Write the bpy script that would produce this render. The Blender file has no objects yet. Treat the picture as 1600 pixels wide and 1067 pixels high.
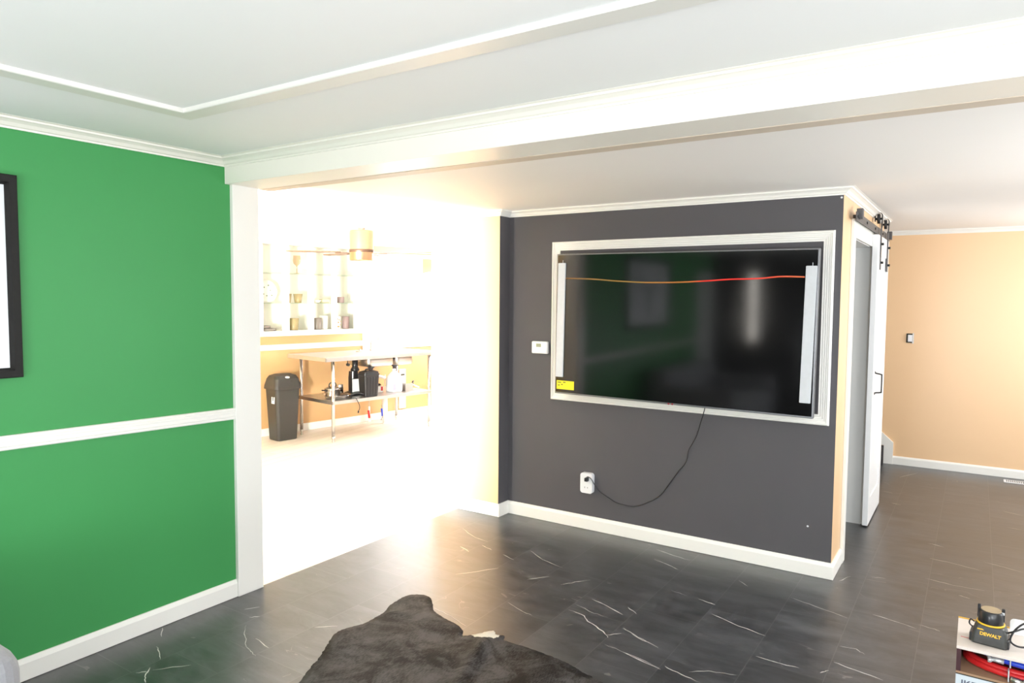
import bpy, bmesh, math, random
from mathutils import Vector, Matrix
random.seed(7)
S = bpy.context.scene
C = S.collection
PI = math.pi

# ------------------------------------------------------------------ materials
MATS = {}
def new_mat(name):
    m = bpy.data.materials.new(name); m.use_nodes = True
    nt = m.node_tree
    b = nt.nodes.get('Principled BSDF')
    MATS[name] = m
    return m, nt, b
def node(nt, typ, **kw):
    n = nt.nodes.new(typ)
    for k, v in kw.items():
        if k == 'ins':
            for i, val in v.items(): n.inputs[i].default_value = val
        else: setattr(n, k, v)
    return n
def mth(nt, op, a, b=None, c=None):
    n = nt.nodes.new('ShaderNodeMath'); n.operation = op
    for i, v in enumerate((a, b, c)):
        if v is None: continue
        if hasattr(v, 'node'): nt.links.new(v, n.inputs[i])
        else: n.inputs[i].default_value = v
    return n.outputs[0]
def mixc(nt, fac, a, b):
    n = nt.nodes.new('ShaderNodeMix'); n.data_type = 'RGBA'
    for sock, v in ((n.inputs[0], fac), (n.inputs[6], a), (n.inputs[7], b)):
        if hasattr(v, 'node'): nt.links.new(v, sock)
        else: sock.default_value = v if not isinstance(v, tuple) else (*v[:3], 1)
    return n.outputs[2]
def plain(name, col, rough=.5, metal=0., var=.04, scale=30., bump=0., spec=.5, coat=0., trans=0., sheen=0.):
    """one colour broken up by a little noise, with a fine bump"""
    m, nt, b = new_mat(name)
    tc = node(nt, 'ShaderNodeTexCoord')
    nz = node(nt, 'ShaderNodeTexNoise', ins={'Scale': scale, 'Detail': 3.})
    nt.links.new(tc.outputs['Object'], nz.inputs['Vector'])
    lo = tuple(c*(1-var) for c in col); hi = tuple(min(1, c*(1+var)) for c in col)
    nt.links.new(mixc(nt, nz.outputs['Fac'], lo, hi), b.inputs['Base Color'])
    b.inputs['Roughness'].default_value = rough
    b.inputs['Metallic'].default_value = metal
    b.inputs['Specular IOR Level'].default_value = spec
    b.inputs['Coat Weight'].default_value = coat
    b.inputs['Transmission Weight'].default_value = trans
    b.inputs['Sheen Weight'].default_value = sheen
    if bump:
        bp = node(nt, 'ShaderNodeBump', ins={'Strength': bump, 'Distance': .002})
        n2 = node(nt, 'ShaderNodeTexNoise', ins={'Scale': scale*6, 'Detail': 2.})
        nt.links.new(tc.outputs['Object'], n2.inputs['Vector'])
        nt.links.new(n2.outputs['Fac'], bp.inputs['Height'])
        nt.links.new(bp.outputs['Normal'], b.inputs['Normal'])
    return m

M_green   = plain('green_wall_paint', (.052, .295, .084), .45, var=.03, scale=3, bump=.12, spec=.35)
M_dark    = plain('charcoal_wall_paint', (.092, .087, .094), .6, var=.05, scale=4, bump=.15, spec=.25)
M_soot    = plain('near_black_wall_paint', (.028, .026, .027), .6, var=.05, scale=4, spec=.3)
M_orange  = plain('apricot_wall_paint', (.82, .54, .30), .36, var=.02, scale=3, bump=.12, spec=.85)
M_korange = plain('apricot_paint_darkened', (.62, .37, .175), .34, var=.02, scale=3, bump=.12, spec=.5)  # same apricot as the hall, darkened against the strong kitchen light
M_white   = plain('white_trim_paint', (.86, .84, .79), .35, var=.01, scale=5)
M_beam    = plain('warm_white_beam_paint', (.86, .82, .74), .35, var=.01, scale=5)
M_tray    = plain('shade_toned_ceiling_trim', (.76, .745, .69), .4, var=.01, scale=5)  # white trim board, darkened to carry the shade on its underside
M_frame   = plain('black_picture_frame', (.012, .011, .010), .6, var=.2, scale=60, spec=.3)
M_ceil    = plain('white_ceiling_paint', (.88, .88, .87), .6, var=.015, scale=2, bump=.2, spec=.2)
M_ceil2   = plain('warm_white_ceiling_paint', (.86, .83, .80), .55, var=.015, scale=2, bump=.2, spec=.3)
M_beige   = plain('beige_board_tone', (.62, .53, .43), .5, var=.03, scale=6)  # beige, darker than the beam board beside it
M_door    = plain('white_door_paint', (.86, .86, .86), .35, var=.01)
M_jamb    = plain('grey_jamb_paint', (.68, .68, .66), .5, var=.01)
M_black   = plain('black_iron', (.012, .012, .013), .45, var=.2, scale=60, bump=.1)
M_iron    = plain('grey_iron', (.09, .09, .095), .4, .5, var=.1, scale=60)
M_plastic = plain('black_plastic', (.018, .018, .02), .28, var=.1)
M_tvrim   = plain('brushed_grey_rim', (.22, .22, .23), .35, .7, var=.1, scale=80)
M_foam    = plain('white_foam_sleeve', (.60, .62, .65), .75, var=.05, scale=40, bump=.3)
M_yellow  = plain('yellow_paper', (.85, .70, .02), .6, var=.03)
M_ink     = plain('black_ink', (.03, .03, .02), .7)
M_whitepl = plain('white_plastic', (.82, .82, .84), .35, var=.01)
M_lcd     = plain('grey_green_lcd', (.30, .33, .24), .2)
M_chrome  = plain('polished_steel', (.72, .71, .70), .22, 1., var=.05, scale=50)
M_steel   = plain('satin_steel', (.62, .60, .58), .34, 1., var=.06, scale=20)
M_grey    = plain('dark_grey_bin_plastic', (.040, .036, .033), .45, var=.08, scale=40, bump=.1)
M_paper   = plain('white_paper', (.85, .85, .85), .7, var=.01)
M_red     = plain('red_hose_rubber', (.62, .02, .02), .32, var=.05)
M_blue    = plain('blue_hose_rubber', (.02, .06, .55), .32, var=.05)
M_card    = plain('brown_cardboard', (.36, .22, .13), .8, var=.08, scale=25)
M_cardd   = plain('dark_red_brown_board', (.05, .012, .016), .6, var=.1)
M_lam     = plain('pale_wood_laminate', (.74, .66, .60), .4, var=.06, scale=9)
M_ochre   = plain('ochre_edge_band', (.72, .42, .06), .5, var=.05)
M_boxw    = plain('pale_box_card', (.62, .68, .72), .6, var=.02)
M_boxink  = plain('blue_grey_ink', (.10, .11, .16), .7)
M_tan     = plain('tan_disc', (.40, .30, .18), .5, var=.08)
M_dev     = plain('charcoal_device_plastic', (.045, .045, .042), .35, var=.2, scale=50)
M_dyel    = plain('device_yellow', (.85, .50, .03), .45)
M_sofa    = plain('grey_upholstery', (.29, .29, .31), .9, var=.1, scale=120, bump=.4, sheen=.3)
M_copper  = plain('brushed_copper', (.72, .42, .25), .3, .85, var=.06, scale=30)
M_fanw    = plain('fan_canopy_white', (.80, .78, .75), .4, var=.02)
M_blade   = plain('fan_blade_walnut', (.22, .14, .09), .45, var=.1)
M_fandark = plain('bronze_blade_iron', (.16, .09, .06), .4, .5)
M_amber   = plain('amber_tumbler_glass', (.50, .40, .20), .15, trans=.35)
M_taupe   = plain('taupe_stoneware', (.20, .17, .15), .4, var=.06)
M_mauve   = plain('mauve_stoneware', (.28, .20, .19), .4, var=.06)
M_china   = plain('white_china', (.84, .82, .78), .2, var=.01)
M_milk    = plain('translucent_jug_plastic', (.84, .82, .84), .4, var=.03)
M_lilac   = plain('lilac_label', (.50, .40, .70), .6)
M_carpet  = plain('black_stair_carpet', (.008, .008, .011), .95, var=.3, scale=150, bump=.4)
M_vein    = plain('pale_mineral_vein', (.62, .60, .58), .35, var=.25, scale=40)
M_pale    = plain('cabinet_interior_paint', (.88, .85, .77), .5, var=.01)
M_alarm   = plain('orange_red_film_edge', (.75, .05, .015), .3)
M_tape    = plain('pale_steel_clamp', (.75, .75, .76), .3, .6)
M_brass   = plain('nickel_fitting', (.60, .57, .52), .3, 1.)
M_logo    = plain('dark_red_emblem', (.30, .01, .03), .4)
M_pvc     = plain('white_pvc', (.86, .82, .78), .4, var=.01)
M_art     = plain('grey_pencil_wash', (.38, .38, .40), .8, var=.3, scale=25)
M_artw    = plain('white_art_paper', (.80, .81, .83), .35, var=.01)

def glass_mat(name, tint=(1, 1, 1), gloss=.08):
    m, nt, b = new_mat(name)
    nt.nodes.remove(b)
    out = nt.nodes['Material Output']
    tr = node(nt, 'ShaderNodeBsdfTransparent'); tr.inputs[0].default_value = (*tint, 1)
    gl = node(nt, 'ShaderNodeBsdfGlossy'); gl.inputs['Roughness'].default_value = .03
    fr = node(nt, 'ShaderNodeFresnel', ins={'IOR': 1.45})
    mx = node(nt, 'ShaderNodeMixShader')
    ge = node(nt, 'ShaderNodeNewGeometry')
    nt.links.new(mth(nt, 'MULTIPLY', fr.outputs[0], mth(nt, 'SUBTRACT', 1., ge.outputs['Backfacing'])), mx.inputs[0]); nt.links.new(tr.outputs[0], mx.inputs[1]); nt.links.new(gl.outputs[0], mx.inputs[2])
    nt.links.new(mx.outputs[0], out.inputs[0])
    return m
M_glass = glass_mat('clear_window_glass')
M_shelf = glass_mat('greenish_shelf_glass', (.88, .93, .88))
M_wine  = glass_mat('smoked_wine_glass', (.89, .79, .67))

# television screen: black glass
m, nt, b = new_mat('black_screen_glass'); M_screen = m
b.inputs['Base Color'].default_value = (.0035, .0035, .0038, 1)
b.inputs['Roughness'].default_value = .11
b.inputs['IOR'].default_value = 1.53
tc = node(nt, 'ShaderNodeTexCoord')
nz = node(nt, 'ShaderNodeTexNoise', ins={'Scale': 4., 'Detail': 2.})
nt.links.new(tc.outputs['Object'], nz.inputs['Vector'])
mr = node(nt, 'ShaderNodeMapRange', ins={'To Min': .07, 'To Max': .12})
nt.links.new(nz.outputs['Fac'], mr.inputs['Value']); nt.links.new(mr.outputs[0], b.inputs['Roughness'])

# screen light streak painted as a ribbon: red to olive along its length
m, nt, b = new_mat('painted_light_streak'); M_streak = m
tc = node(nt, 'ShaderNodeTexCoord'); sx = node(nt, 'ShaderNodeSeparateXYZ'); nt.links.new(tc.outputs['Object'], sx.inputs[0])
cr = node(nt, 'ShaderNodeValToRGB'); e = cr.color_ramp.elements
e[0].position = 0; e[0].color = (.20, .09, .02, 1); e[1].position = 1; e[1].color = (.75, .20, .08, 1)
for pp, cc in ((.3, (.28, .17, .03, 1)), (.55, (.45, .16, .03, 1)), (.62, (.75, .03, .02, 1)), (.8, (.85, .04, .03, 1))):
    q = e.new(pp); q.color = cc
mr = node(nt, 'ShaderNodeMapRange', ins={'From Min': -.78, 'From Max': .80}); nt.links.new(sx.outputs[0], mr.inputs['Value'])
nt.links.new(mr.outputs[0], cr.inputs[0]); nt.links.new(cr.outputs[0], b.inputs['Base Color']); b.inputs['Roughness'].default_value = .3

# dark stone tiles, .308 wide columns of .615 long tiles, staggered by a third
m, nt, b = new_mat('dark_stone_tile'); M_tile = m
tc = node(nt, 'ShaderNodeTexCoord'); sx = node(nt, 'ShaderNodeSeparateXYZ'); nt.links.new(tc.outputs['Object'], sx.inputs[0])
gx = mth(nt, 'DIVIDE', sx.outputs[0], .308); row = mth(nt, 'FLOOR', gx); fx = mth(nt, 'SUBTRACT', gx, row)
gy = mth(nt, 'DIVIDE', mth(nt, 'SUBTRACT', mth(nt, 'SUBTRACT', sx.outputs[1], .17), mth(nt, 'MULTIPLY', row, .2)), .615)
col = mth(nt, 'FLOOR', gy); fy = mth(nt, 'SUBTRACT', gy, col)
ex = mth(nt, 'MULTIPLY', mth(nt, 'MINIMUM', fx, mth(nt, 'SUBTRACT', 1., fx)), .308)
ey = mth(nt, 'MULTIPLY', mth(nt, 'MINIMUM', fy, mth(nt, 'SUBTRACT', 1., fy)), .615)
joint = mth(nt, 'LESS_THAN', mth(nt, 'MINIMUM', ex, ey), .0014)
cid = node(nt, 'ShaderNodeCombineXYZ'); nt.links.new(row, cid.inputs[0]); nt.links.new(col, cid.inputs[1])
wn = node(nt, 'ShaderNodeTexWhiteNoise', noise_dimensions='3D'); nt.links.new(cid.outputs[0], wn.inputs['Vector'])
off = node(nt, 'ShaderNodeVectorMath', operation='SCALE'); nt.links.new(wn.outputs['Color'], off.inputs[0]); off.inputs['Scale'].default_value = 40.
mp = node(nt, 'ShaderNodeMapping'); mp.inputs['Scale'].default_value = (1.3, 3.6, 1.); mp.inputs['Rotation'].default_value = (0, 0, .25)
nt.links.new(tc.outputs['Object'], mp.inputs[0])
ad = node(nt, 'ShaderNodeVectorMath', operation='ADD'); nt.links.new(mp.outputs[0], ad.inputs[0]); nt.links.new(off.outputs[0], ad.inputs[1])
cl = node(nt, 'ShaderNodeTexNoise', ins={'Scale': 2.6, 'Detail': 10., 'Roughness': .72, 'Distortion': .6}); nt.links.new(ad.outputs[0], cl.inputs['Vector'])
vn = node(nt, 'ShaderNodeTexNoise', ins={'Scale': 1.1, 'Detail': 3., 'Roughness': .5, 'Distortion': .8}); nt.links.new(ad.outputs[0], vn.inputs['Vector'])
ridge = mth(nt, 'ABSOLUTE', mth(nt, 'SUBTRACT', vn.outputs['Fac'], .5))
mv = node(nt, 'ShaderNodeTexNoise', ins={'Scale': 2.7, 'Detail': 1.}); nt.links.new(ad.outputs[0], mv.inputs['Vector'])
vmask = mth(nt, 'MULTIPLY', mth(nt, 'LESS_THAN', ridge, .0025), mth(nt, 'GREATER_THAN', mv.outputs['Fac'], .60))
cr = node(nt, 'ShaderNodeValToRGB'); e = cr.color_ramp.elements
e[0].position = .36; e[0].color = (.012, .013, .015, 1); e[1].position = .66; e[1].color = (.068, .070, .077, 1)
nt.links.new(cl.outputs['Fac'], cr.inputs[0])
tone = node(nt, 'ShaderNodeMapRange', ins={'To Min': .8, 'To Max': 1.2}); nt.links.new(wn.outputs['Value'], tone.inputs['Value'])
sc = node(nt, 'ShaderNodeVectorMath', operation='SCALE'); nt.links.new(cr.outputs[0], sc.inputs[0]); nt.links.new(tone.outputs[0], sc.inputs['Scale'])
c1 = mixc(nt, mth(nt, 'MULTIPLY', vmask, .5), sc.outputs[0], (.22, .20, .19))
c2 = mixc(nt, mth(nt, 'MULTIPLY', joint, .8), c1, (.105, .105, .105))
nt.links.new(c2, b.inputs['Base Color'])
rr = node(nt, 'ShaderNodeMapRange', ins={'To Min': .31, 'To Max': .46}); nt.links.new(cl.outputs['Fac'], rr.inputs['Value'])
nt.links.new(rr.outputs[0], b.inputs['Roughness']); b.inputs['Specular IOR Level'].default_value = .9; b.inputs['Coat Weight'].default_value = .5; b.inputs['Coat Roughness'].default_value = .38
bp = node(nt, 'ShaderNodeBump', ins={'Strength': .12, 'Distance': .002}); nt.links.new(cl.outputs['Fac'], bp.inputs['Height']); nt.links.new(bp.outputs[0], b.inputs['Normal'])

# kitchen planks
m, nt, b = new_mat('pale_oak_planks'); M_oak = m
tc = node(nt, 'ShaderNodeTexCoord')
br = node(nt, 'ShaderNodeTexBrick', offset=.37, ins={'Color1': (.74, .66, .57, 1), 'Color2': (.82, .74, .65, 1), 'Mortar': (.55, .46, .38, 1), 'Scale': 1., 'Mortar Size': .003, 'Brick Width': 1.2, 'Row Height': .13})
mp = node(nt, 'ShaderNodeMapping'); mp.inputs['Rotation'].default_value = (0, 0, PI/2 - .15)
nt.links.new(tc.outputs['Object'], mp.inputs[0]); nt.links.new(mp.outputs[0], br.inputs['Vector'])
nt.links.new(br.outputs['Color'], b.inputs['Base Color']); b.inputs['Roughness'].default_value = .38

# cowhide: dark brown black hair with one white patch at the flank edge
m, nt, b = new_mat('dark_cowhide_hair'); M_hide = m
tc = node(nt, 'ShaderNodeTexCoord')
n1 = node(nt, 'ShaderNodeTexNoise', ins={'Scale': 5.5, 'Detail': 9., 'Roughness': .68, 'Distortion': .9}); nt.links.new(tc.outputs['Object'], n1.inputs['Vector'])
mp = node(nt, 'ShaderNodeMapping'); mp.inputs['Scale'].default_value = (260, 60, 60); mp.inputs['Rotation'].default_value = (0, 0, .6)
nt.links.new(tc.outputs['Object'], mp.inputs[0])
n2 = node(nt, 'ShaderNodeTexNoise', ins={'Scale': 1., 'Detail': 3.}); nt.links.new(mp.outputs[0], n2.inputs['Vector'])
cr = node(nt, 'ShaderNodeValToRGB'); e = cr.color_ramp.elements
e[0].position = .44; e[0].color = (.0035, .0025, .0025, 1); e[1].position = .60; e[1].color = (.074, .070, .071, 1)
nt.links.new(mth(nt, 'ADD', mth(nt, 'MULTIPLY', n1.outputs['Fac'], .72), mth(nt, 'MULTIPLY', n2.outputs['Fac'], .28)), cr.inputs[0])
dv = node(nt, 'ShaderNodeVectorMath', operation='DISTANCE')
ns = node(nt, 'ShaderNodeTexNoise', ins={'Scale': 45., 'Detail': 2.}); nt.links.new(tc.outputs['Object'], ns.inputs['Vector'])
mpp = node(nt, 'ShaderNodeMapping'); mpp.inputs['Scale'].default_value = (1., 1.5, 0.); nt.links.new(tc.outputs['Object'], mpp.inputs[0])
nt.links.new(mpp.outputs[0], dv.inputs[0]); dv.inputs[1].default_value = (1.336, .070*1.5, 0)
dd = mth(nt, 'ADD', dv.outputs['Value'], mth(nt, 'MULTIPLY', mth(nt, 'SUBTRACT', ns.outputs['Fac'], .5), .05))
nt.links.new(mixc(nt, mth(nt, 'LESS_THAN', dd, .088), cr.outputs[0], (.72, .68, .60)), b.inputs['Base Color'])
b.inputs['Roughness'].default_value = .62; b.inputs['Specular IOR Level'].default_value = .22
bp = node(nt, 'ShaderNodeBump', ins={'Strength': .5, 'Distance': .004}); nt.links.new(n2.outputs['Fac'], bp.inputs['Height']); nt.links.new(bp.outputs[0], b.inputs['Normal'])

# ------------------------------------------------------------------ mesh helpers
def B(): return bmesh.new()
def box(bm, x0, x1, y0, y1, z0, z1, bev=0., seg=2, mat=0):
    r = bmesh.ops.create_cube(bm, size=1.)
    vs = r['verts']
    for v in vs:
        v.co = Vector((x0+(v.co.x+.5)*(x1-x0), y0+(v.co.y+.5)*(y1-y0), z0+(v.co.z+.5)*(z1-z0)))
    fs = set(f for v in vs for f in v.link_faces)
    for f in fs: f.material_index = mat
    if bev:
        es = set(e for v in vs for e in v.link_edges)
        bmesh.ops.bevel(bm, geom=list(es), offset=bev, segments=seg, affect='EDGES', profile=.5)
    return bm
def loft(bm, rings, closed=True, cap=True, mat=0, smooth=False):
    R = [[bm.verts.new(p) for p in r] for r in rings]
    n = len(R[0])
    for a, c in zip(R, R[1:]):
        for i in range(n if closed else n-1):
            j = (i+1) % n
            f = bm.faces.new((a[i], a[j], c[j], c[i])); f.material_index = mat; f.smooth = smooth
    if cap and closed:
        for r, s in ((R[0], -1), (R[-1], 1)):
            try:
                f = bm.faces.new(r if s > 0 else r[::-1]); f.material_index = mat
            except ValueError: pass
    return R
def cyl(bm, p0, p1, r0, r1=None, seg=20, cap=True, smooth=True):
    p0 = Vector(p0); p1 = Vector(p1); r1 = r0 if r1 is None else r1
    d = (p1-p0).normalized(); a = d.orthogonal().normalized(); c = d.cross(a)
    ring = lambda p, r: [p+(a*math.cos(2*PI*i/seg)+c*math.sin(2*PI*i/seg))*r for i in range(seg)]
    loft(bm, [ring(p0, r0), ring(p1, r1)], cap=cap, smooth=smooth)
    return bm
def catmull(pts, k=6):
    P = [Vector(p) for p in pts]; P = [2*P[0]-P[1]] + P + [2*P[-1]-P[-2]]
    out = []
    for i in range(1, len(P)-2):
        for j in range(k):
            t = j/k; a, b2, c, d = P[i-1:i+3]
            out.append(.5*((2*b2)+(c-a)*t+(2*a-5*b2+4*c-d)*t*t+(3*b2-a-3*c+d)*t**3))
    out.append(P[-2]); return out
def tube(bm, pts, r, seg=10, k=6, cap=True):
    P = catmull(pts, k) if k else [Vector(p) for p in pts]
    rings = []; up = None
    for i, p in enumerate(P):
        d = (P[min(i+1, len(P)-1)]-P[max(i-1, 0)]).normalized()
        if up is None: up = d.orthogonal().normalized()
        up = (up-d*up.dot(d)); up = up.normalized() if up.length > 1e-6 else d.orthogonal().normalized()
        c = d.cross(up)
        rings.append([p+(up*math.cos(2*PI*j/seg)+c*math.sin(2*PI*j/seg))*r for j in range(seg)])
    loft(bm, rings, cap=cap, smooth=True); return bm
def lathe(bm, prof, c=(0, 0, 0), seg=28, cap=True):
    c = Vector(c)
    loft(bm, [[c+Vector((r*math.cos(2*PI*i/seg), r*math.sin(2*PI*i/seg), z)) for i in range(seg)] for r, z in prof], cap=cap, smooth=True)
    return bm
def prism(bm, poly, axis, a, b2):
    """polygon (u,v) extruded along axis from a to b; for axis x (u,v)=(y,z), y: (x,z), z: (x,y)"""
    def P(u, v, w): return {'x': (w, u, v), 'y': (u, w, v), 'z': (u, v, w)}[axis]
    loft(bm, [[Vector(P(u, v, a)) for u, v in poly], [Vector(P(u, v, b2)) for u, v in poly]])
    return bm
def rrect(w, d, r, n=5):
    out = []
    for cx, cy, a0 in ((w-r, d-r, 0), (-w+r, d-r, PI/2), (-w+r, -d+r, PI), (w-r, -d+r, 1.5*PI)):
        for i in range(n+1): out.append((cx+r*math.cos(a0+PI/2*i/n), cy+r*math.sin(a0+PI/2*i/n)))
    return out
def molding(bm, path, prof, z, side=1, closed=False):
    """profile (distance from wall, height above z) swept along a floor-plan path with mitres; side +1 = left of travel"""
    P = [Vector((p[0], p[1])) for p in path]; n = len(P); rings = []
    for i in range(n):
        dirs = []
        if i > 0 or closed: dirs.append((P[i]-P[i-1]).normalized())
        if i < n-1 or closed: dirs.append((P[(i+1) % n]-P[i]).normalized())
        ns = [Vector((-d.y, d.x))*side for d in dirs]
        m = ns[0] if len(ns) == 1 else (ns[0]+ns[1])/(1+ns[0].dot(ns[1]))
        rings.append([Vector((P[i].x+m.x*a, P[i].y+m.y*a, z+h)) for a, h in prof])
    if closed: rings.append([v.copy() for v in rings[0]])
    loft(bm, rings, cap=not closed); return bm
def fix(bm):
    bmesh.ops.remove_doubles(bm, verts=bm.verts, dist=1e-6)
    bmesh.ops.recalc_face_normals(bm, faces=bm.faces)
def obj(name, bm, mats, parent=None, loc=None, smooth=False):
    fix(bm)
    me = bpy.data.meshes.new(name); bm.to_mesh(me); bm.free()
    for m in (mats if isinstance(mats, (list, tuple)) else [mats]): me.materials.append(m)
    o = bpy.data.objects.new(name, me); C.objects.link(o)
    if parent is not None: o.parent = parent
    if loc is not None: o.location = loc
    if smooth:
        for f in me.polygons: f.use_smooth = True
    return o
def thing(name, label, cat, loc=(0, 0, 0), rz=0., group=None):
    o = bpy.data.objects.new(name, None); C.objects.link(o)
    o.empty_display_size = .05
    o.location = loc; o.rotation_euler = (0, 0, rz); o['label'] = label; o['category'] = cat
    if group: o['group'] = group
    return o
def tag(o, label, cat, group=None):
    o['label'] = label; o['category'] = cat
    if group: o['group'] = group
    return o
def struct(name, bm, mats, label=None, cat=None):
    o = obj(name, bm, mats); o['kind'] = 'structure'
    if label: o['label'] = label
    if cat: o['category'] = cat
    return o
def lettering(name, text, size, mat, parent, M, depth=.0004, bold=0.):
    cu = bpy.data.curves.new(name, 'FONT'); cu.body = text; cu.size = size; cu.extrude = depth; cu.offset = bold
    t = bpy.data.objects.new(name, cu); C.objects.link(t)
    bpy.context.view_layer.update()
    me = bpy.data.meshes.new_from_object(t.evaluated_get(bpy.context.evaluated_depsgraph_get()))
    bpy.data.objects.remove(t); bpy.data.curves.remove(cu)
    me.name = name; me.materials.clear(); me.materials.append(mat)
    o = bpy.data.objects.new(name, me); C.objects.link(o); o.parent = parent; o.matrix_local = M
    return o
P_FRONT, P_SLIT, P_RIGHT, P_HALL, P_SIDEFILL, P_KIT, P_SINK, P_LOWFILL, P_FAR, W_STR, EXPO = 76., 3.5, 34., 48., 42., 430., 32., 66., 180., 4., 0.
# ------------------------------------------------------------------ the setting
ZF, ZB = 2.305, 2.234            # ceilings of the front room and of the hall/kitchen
BACK, SIDE = -4.4, 5.0
def holes_wall(bm, axis, a0, a1, t0, t1, z1, holes):
    """wall along axis ('x' or 'y') from a0 to a1, thickness t0..t1, with (h0,h1,zlo,zhi) openings"""
    bx = (lambda a, b2, zl, zh: box(bm, a, b2, t0, t1, zl, zh)) if axis == 'x' else (lambda a, b2, zl, zh: box(bm, t0, t1, a, b2, zl, zh))
    cur = a0
    for h0, h1, zl, zh in sorted(holes):
        if h0 > cur: bx(cur, h0, 0, z1)
        if zl > 0: bx(h0, h1, 0, zl)
        if zh < z1: bx(h0, h1, zh, z1)
        cur = h1
    if cur < a1: bx(cur, a1, 0, z1)
    return bm
BASE = [(0, .002), (.015, .002), (.015, .074), (.010, .086), (.006, .0945), (0, .0945)]
CROWN = [(0, -.043), (.007, -.043), (.009, -.036), (.016, -.033), (.026, -.021), (.040, -.013), (.047, -.011), (.049, -.004), (.060, -.001), (.060, 0), (0, 0)]

# floors
bm = B(); box(bm, 0, SIDE, BACK, 5.4, -.06, 0)
VEINS = [[(0.316,1.244),(0.501,1.14),(0.618,1.122)],[(0.783,0.569),(0.86,0.671),(0.936,0.786)],[(0.522,0.948),(0.629,0.904)],[(0.623,1.048),(0.73,1.01)],[(0.829,0.988),(0.936,0.95)],[(1.244,0.424),(1.353,0.377),(1.434,0.362)],[(0.938,1.142),(1.077,1.055),(1.246,1.006)],[(1.167,0.737),(1.248,0.846)],[(1.363,0.78),(1.41,0.86),(1.467,0.937)],[(1.552,0.525),(1.652,0.511),(1.696,0.462),(1.802,0.415),(1.852,0.367)],[(1.547,0.606),(1.681,0.565),(1.758,0.561)],[(1.591,0.713),(1.703,0.676),(1.81,0.63)],[(1.794,0.727),(1.862,0.678)],[(1.867,0.299),(1.993,0.281),(2.163,0.238)],[(1.868,0.503),(1.97,0.448),(2.086,0.41)],[(1.603,1.623),(1.755,1.574)],[(1.64,1.46),(1.815,1.382)],[(0.971,0.151),(1.09,0.127),(1.223,0.084)],[(1.834,0.386),(1.887,0.442)],[(1.905,1.059),(1.997,1.041)],[(2.064,1.035),(2.162,1.014)],[(2.173,1.412),(2.239,1.357)],[(2.182,0.895),(2.333,0.841),(2.469,0.808)],[(2.471,1.34),(2.607,1.294),(2.767,1.238)],[(2.48,0.584),(2.561,0.577),(2.665,0.587)],[(2.782,0.727),(2.876,0.705),(2.982,0.68)],[(2.173,0.27),(2.258,0.244),(2.344,0.227)],[(1.919,0.295),(2.058,0.261),(2.168,0.232)],[(1.871,0.494),(1.967,0.455),(2.086,0.409)],[(2.749,0.594),(2.776,0.637)],[(2.275,0.28),(2.345,0.336),(2.463,0.375)],[(2.779,0.901),(2.849,0.91),(2.888,0.88)],[(1.591,1.621),(1.695,1.584),(1.835,1.558)],[(1.645,1.445),(1.762,1.408),(1.828,1.373)],[(2.866,1.357),(2.966,1.334),(3.064,1.303)],[(3.063,2.447),(3.188,2.431),(3.334,2.385)],[(3.062,2.059),(3.198,2.036),(3.349,2.042)],[(3.343,2.571),(3.542,2.497)],[(3.071,1.362),(3.132,1.349),(3.161,1.337)],[(2.714,4.652),(2.843,4.941)],[(2.736,3.683),(2.808,3.666)],[(2.646,4.041),(2.718,4.015)],[(3.487,3.473),(3.585,3.452)],[(3.478,3.928),(3.603,3.872)],[(3.038,2.762),(3.134,2.732)],[(2.795,1.906),(2.872,1.923)],[(3.226,1.89),(3.28,1.875)],[(2.651,1.733),(2.697,1.845)],[(0.027,-0.759),(0.109,-0.811)],[(0.178,-0.877),(0.245,-0.899),(0.306,-0.933)],[(0.335,-0.994),(0.385,-1.046),(0.438,-1.071)],[(0.336,-0.515),(0.395,-0.574),(0.451,-0.599),(0.508,-0.642),(0.576,-0.664),(0.626,-0.677)],[(0.487,-0.574),(0.615,-0.598)],[(0.275,-0.452),(0.311,-0.416)],[(0.176,-0.411),(0.217,-0.346)],[(0.627,-0.343),(0.709,-0.271)],[(0.365,-1.0),(0.461,-0.882)],[(0.327,-1.051),(0.36,-1.02)]]
vr = random.Random(3)
for pl in VEINS:
    n = len(pl); w0 = vr.uniform(.0013, .0028); P = []
    for i in range(n-1):
        for k in range(4): 
            t = k/4; P.append(Vector((pl[i][0]*(1-t)+pl[i+1][0]*t, pl[i][1]*(1-t)+pl[i+1][1]*t)) + Vector((vr.uniform(-.004, .004), vr.uniform(-.004, .004)))*(1 if 0 < i+k else 0))
    P.append(Vector(pl[-1])); L, R = [], []
    for i, p in enumerate(P):
        d = (P[min(i+1, len(P)-1)]-P[max(i-1, 0)]).normalized(); nn = Vector((-d.y, d.x))
        w = w0*vr.uniform(.5, 1.3)*min(1, .25+2.2*min(i, len(P)-1-i)/len(P)*2)
        L.append(bm.verts.new((p.x+nn.x*w, p.y+nn.y*w, .0005))); R.append(bm.verts.new((p.x-nn.x*w, p.y-nn.y*w, .0005)))
    for i in range(len(P)-1):
        f = bm.faces.new((R[i], R[i+1], L[i+1], L[i])); f.material_index = 1
struct('floor', bm, [M_tile, M_vein])
bm = B(); box(bm, -5.2, 0, -1.4, 6.0, -.06, 0); struct('floor_kitchen', bm, M_oak)
bm = B(); box(bm, 1.6, 2.6, 1.76, 5.3, .0003, .0008); struct('floor_closet', bm, M_tile)

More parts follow.
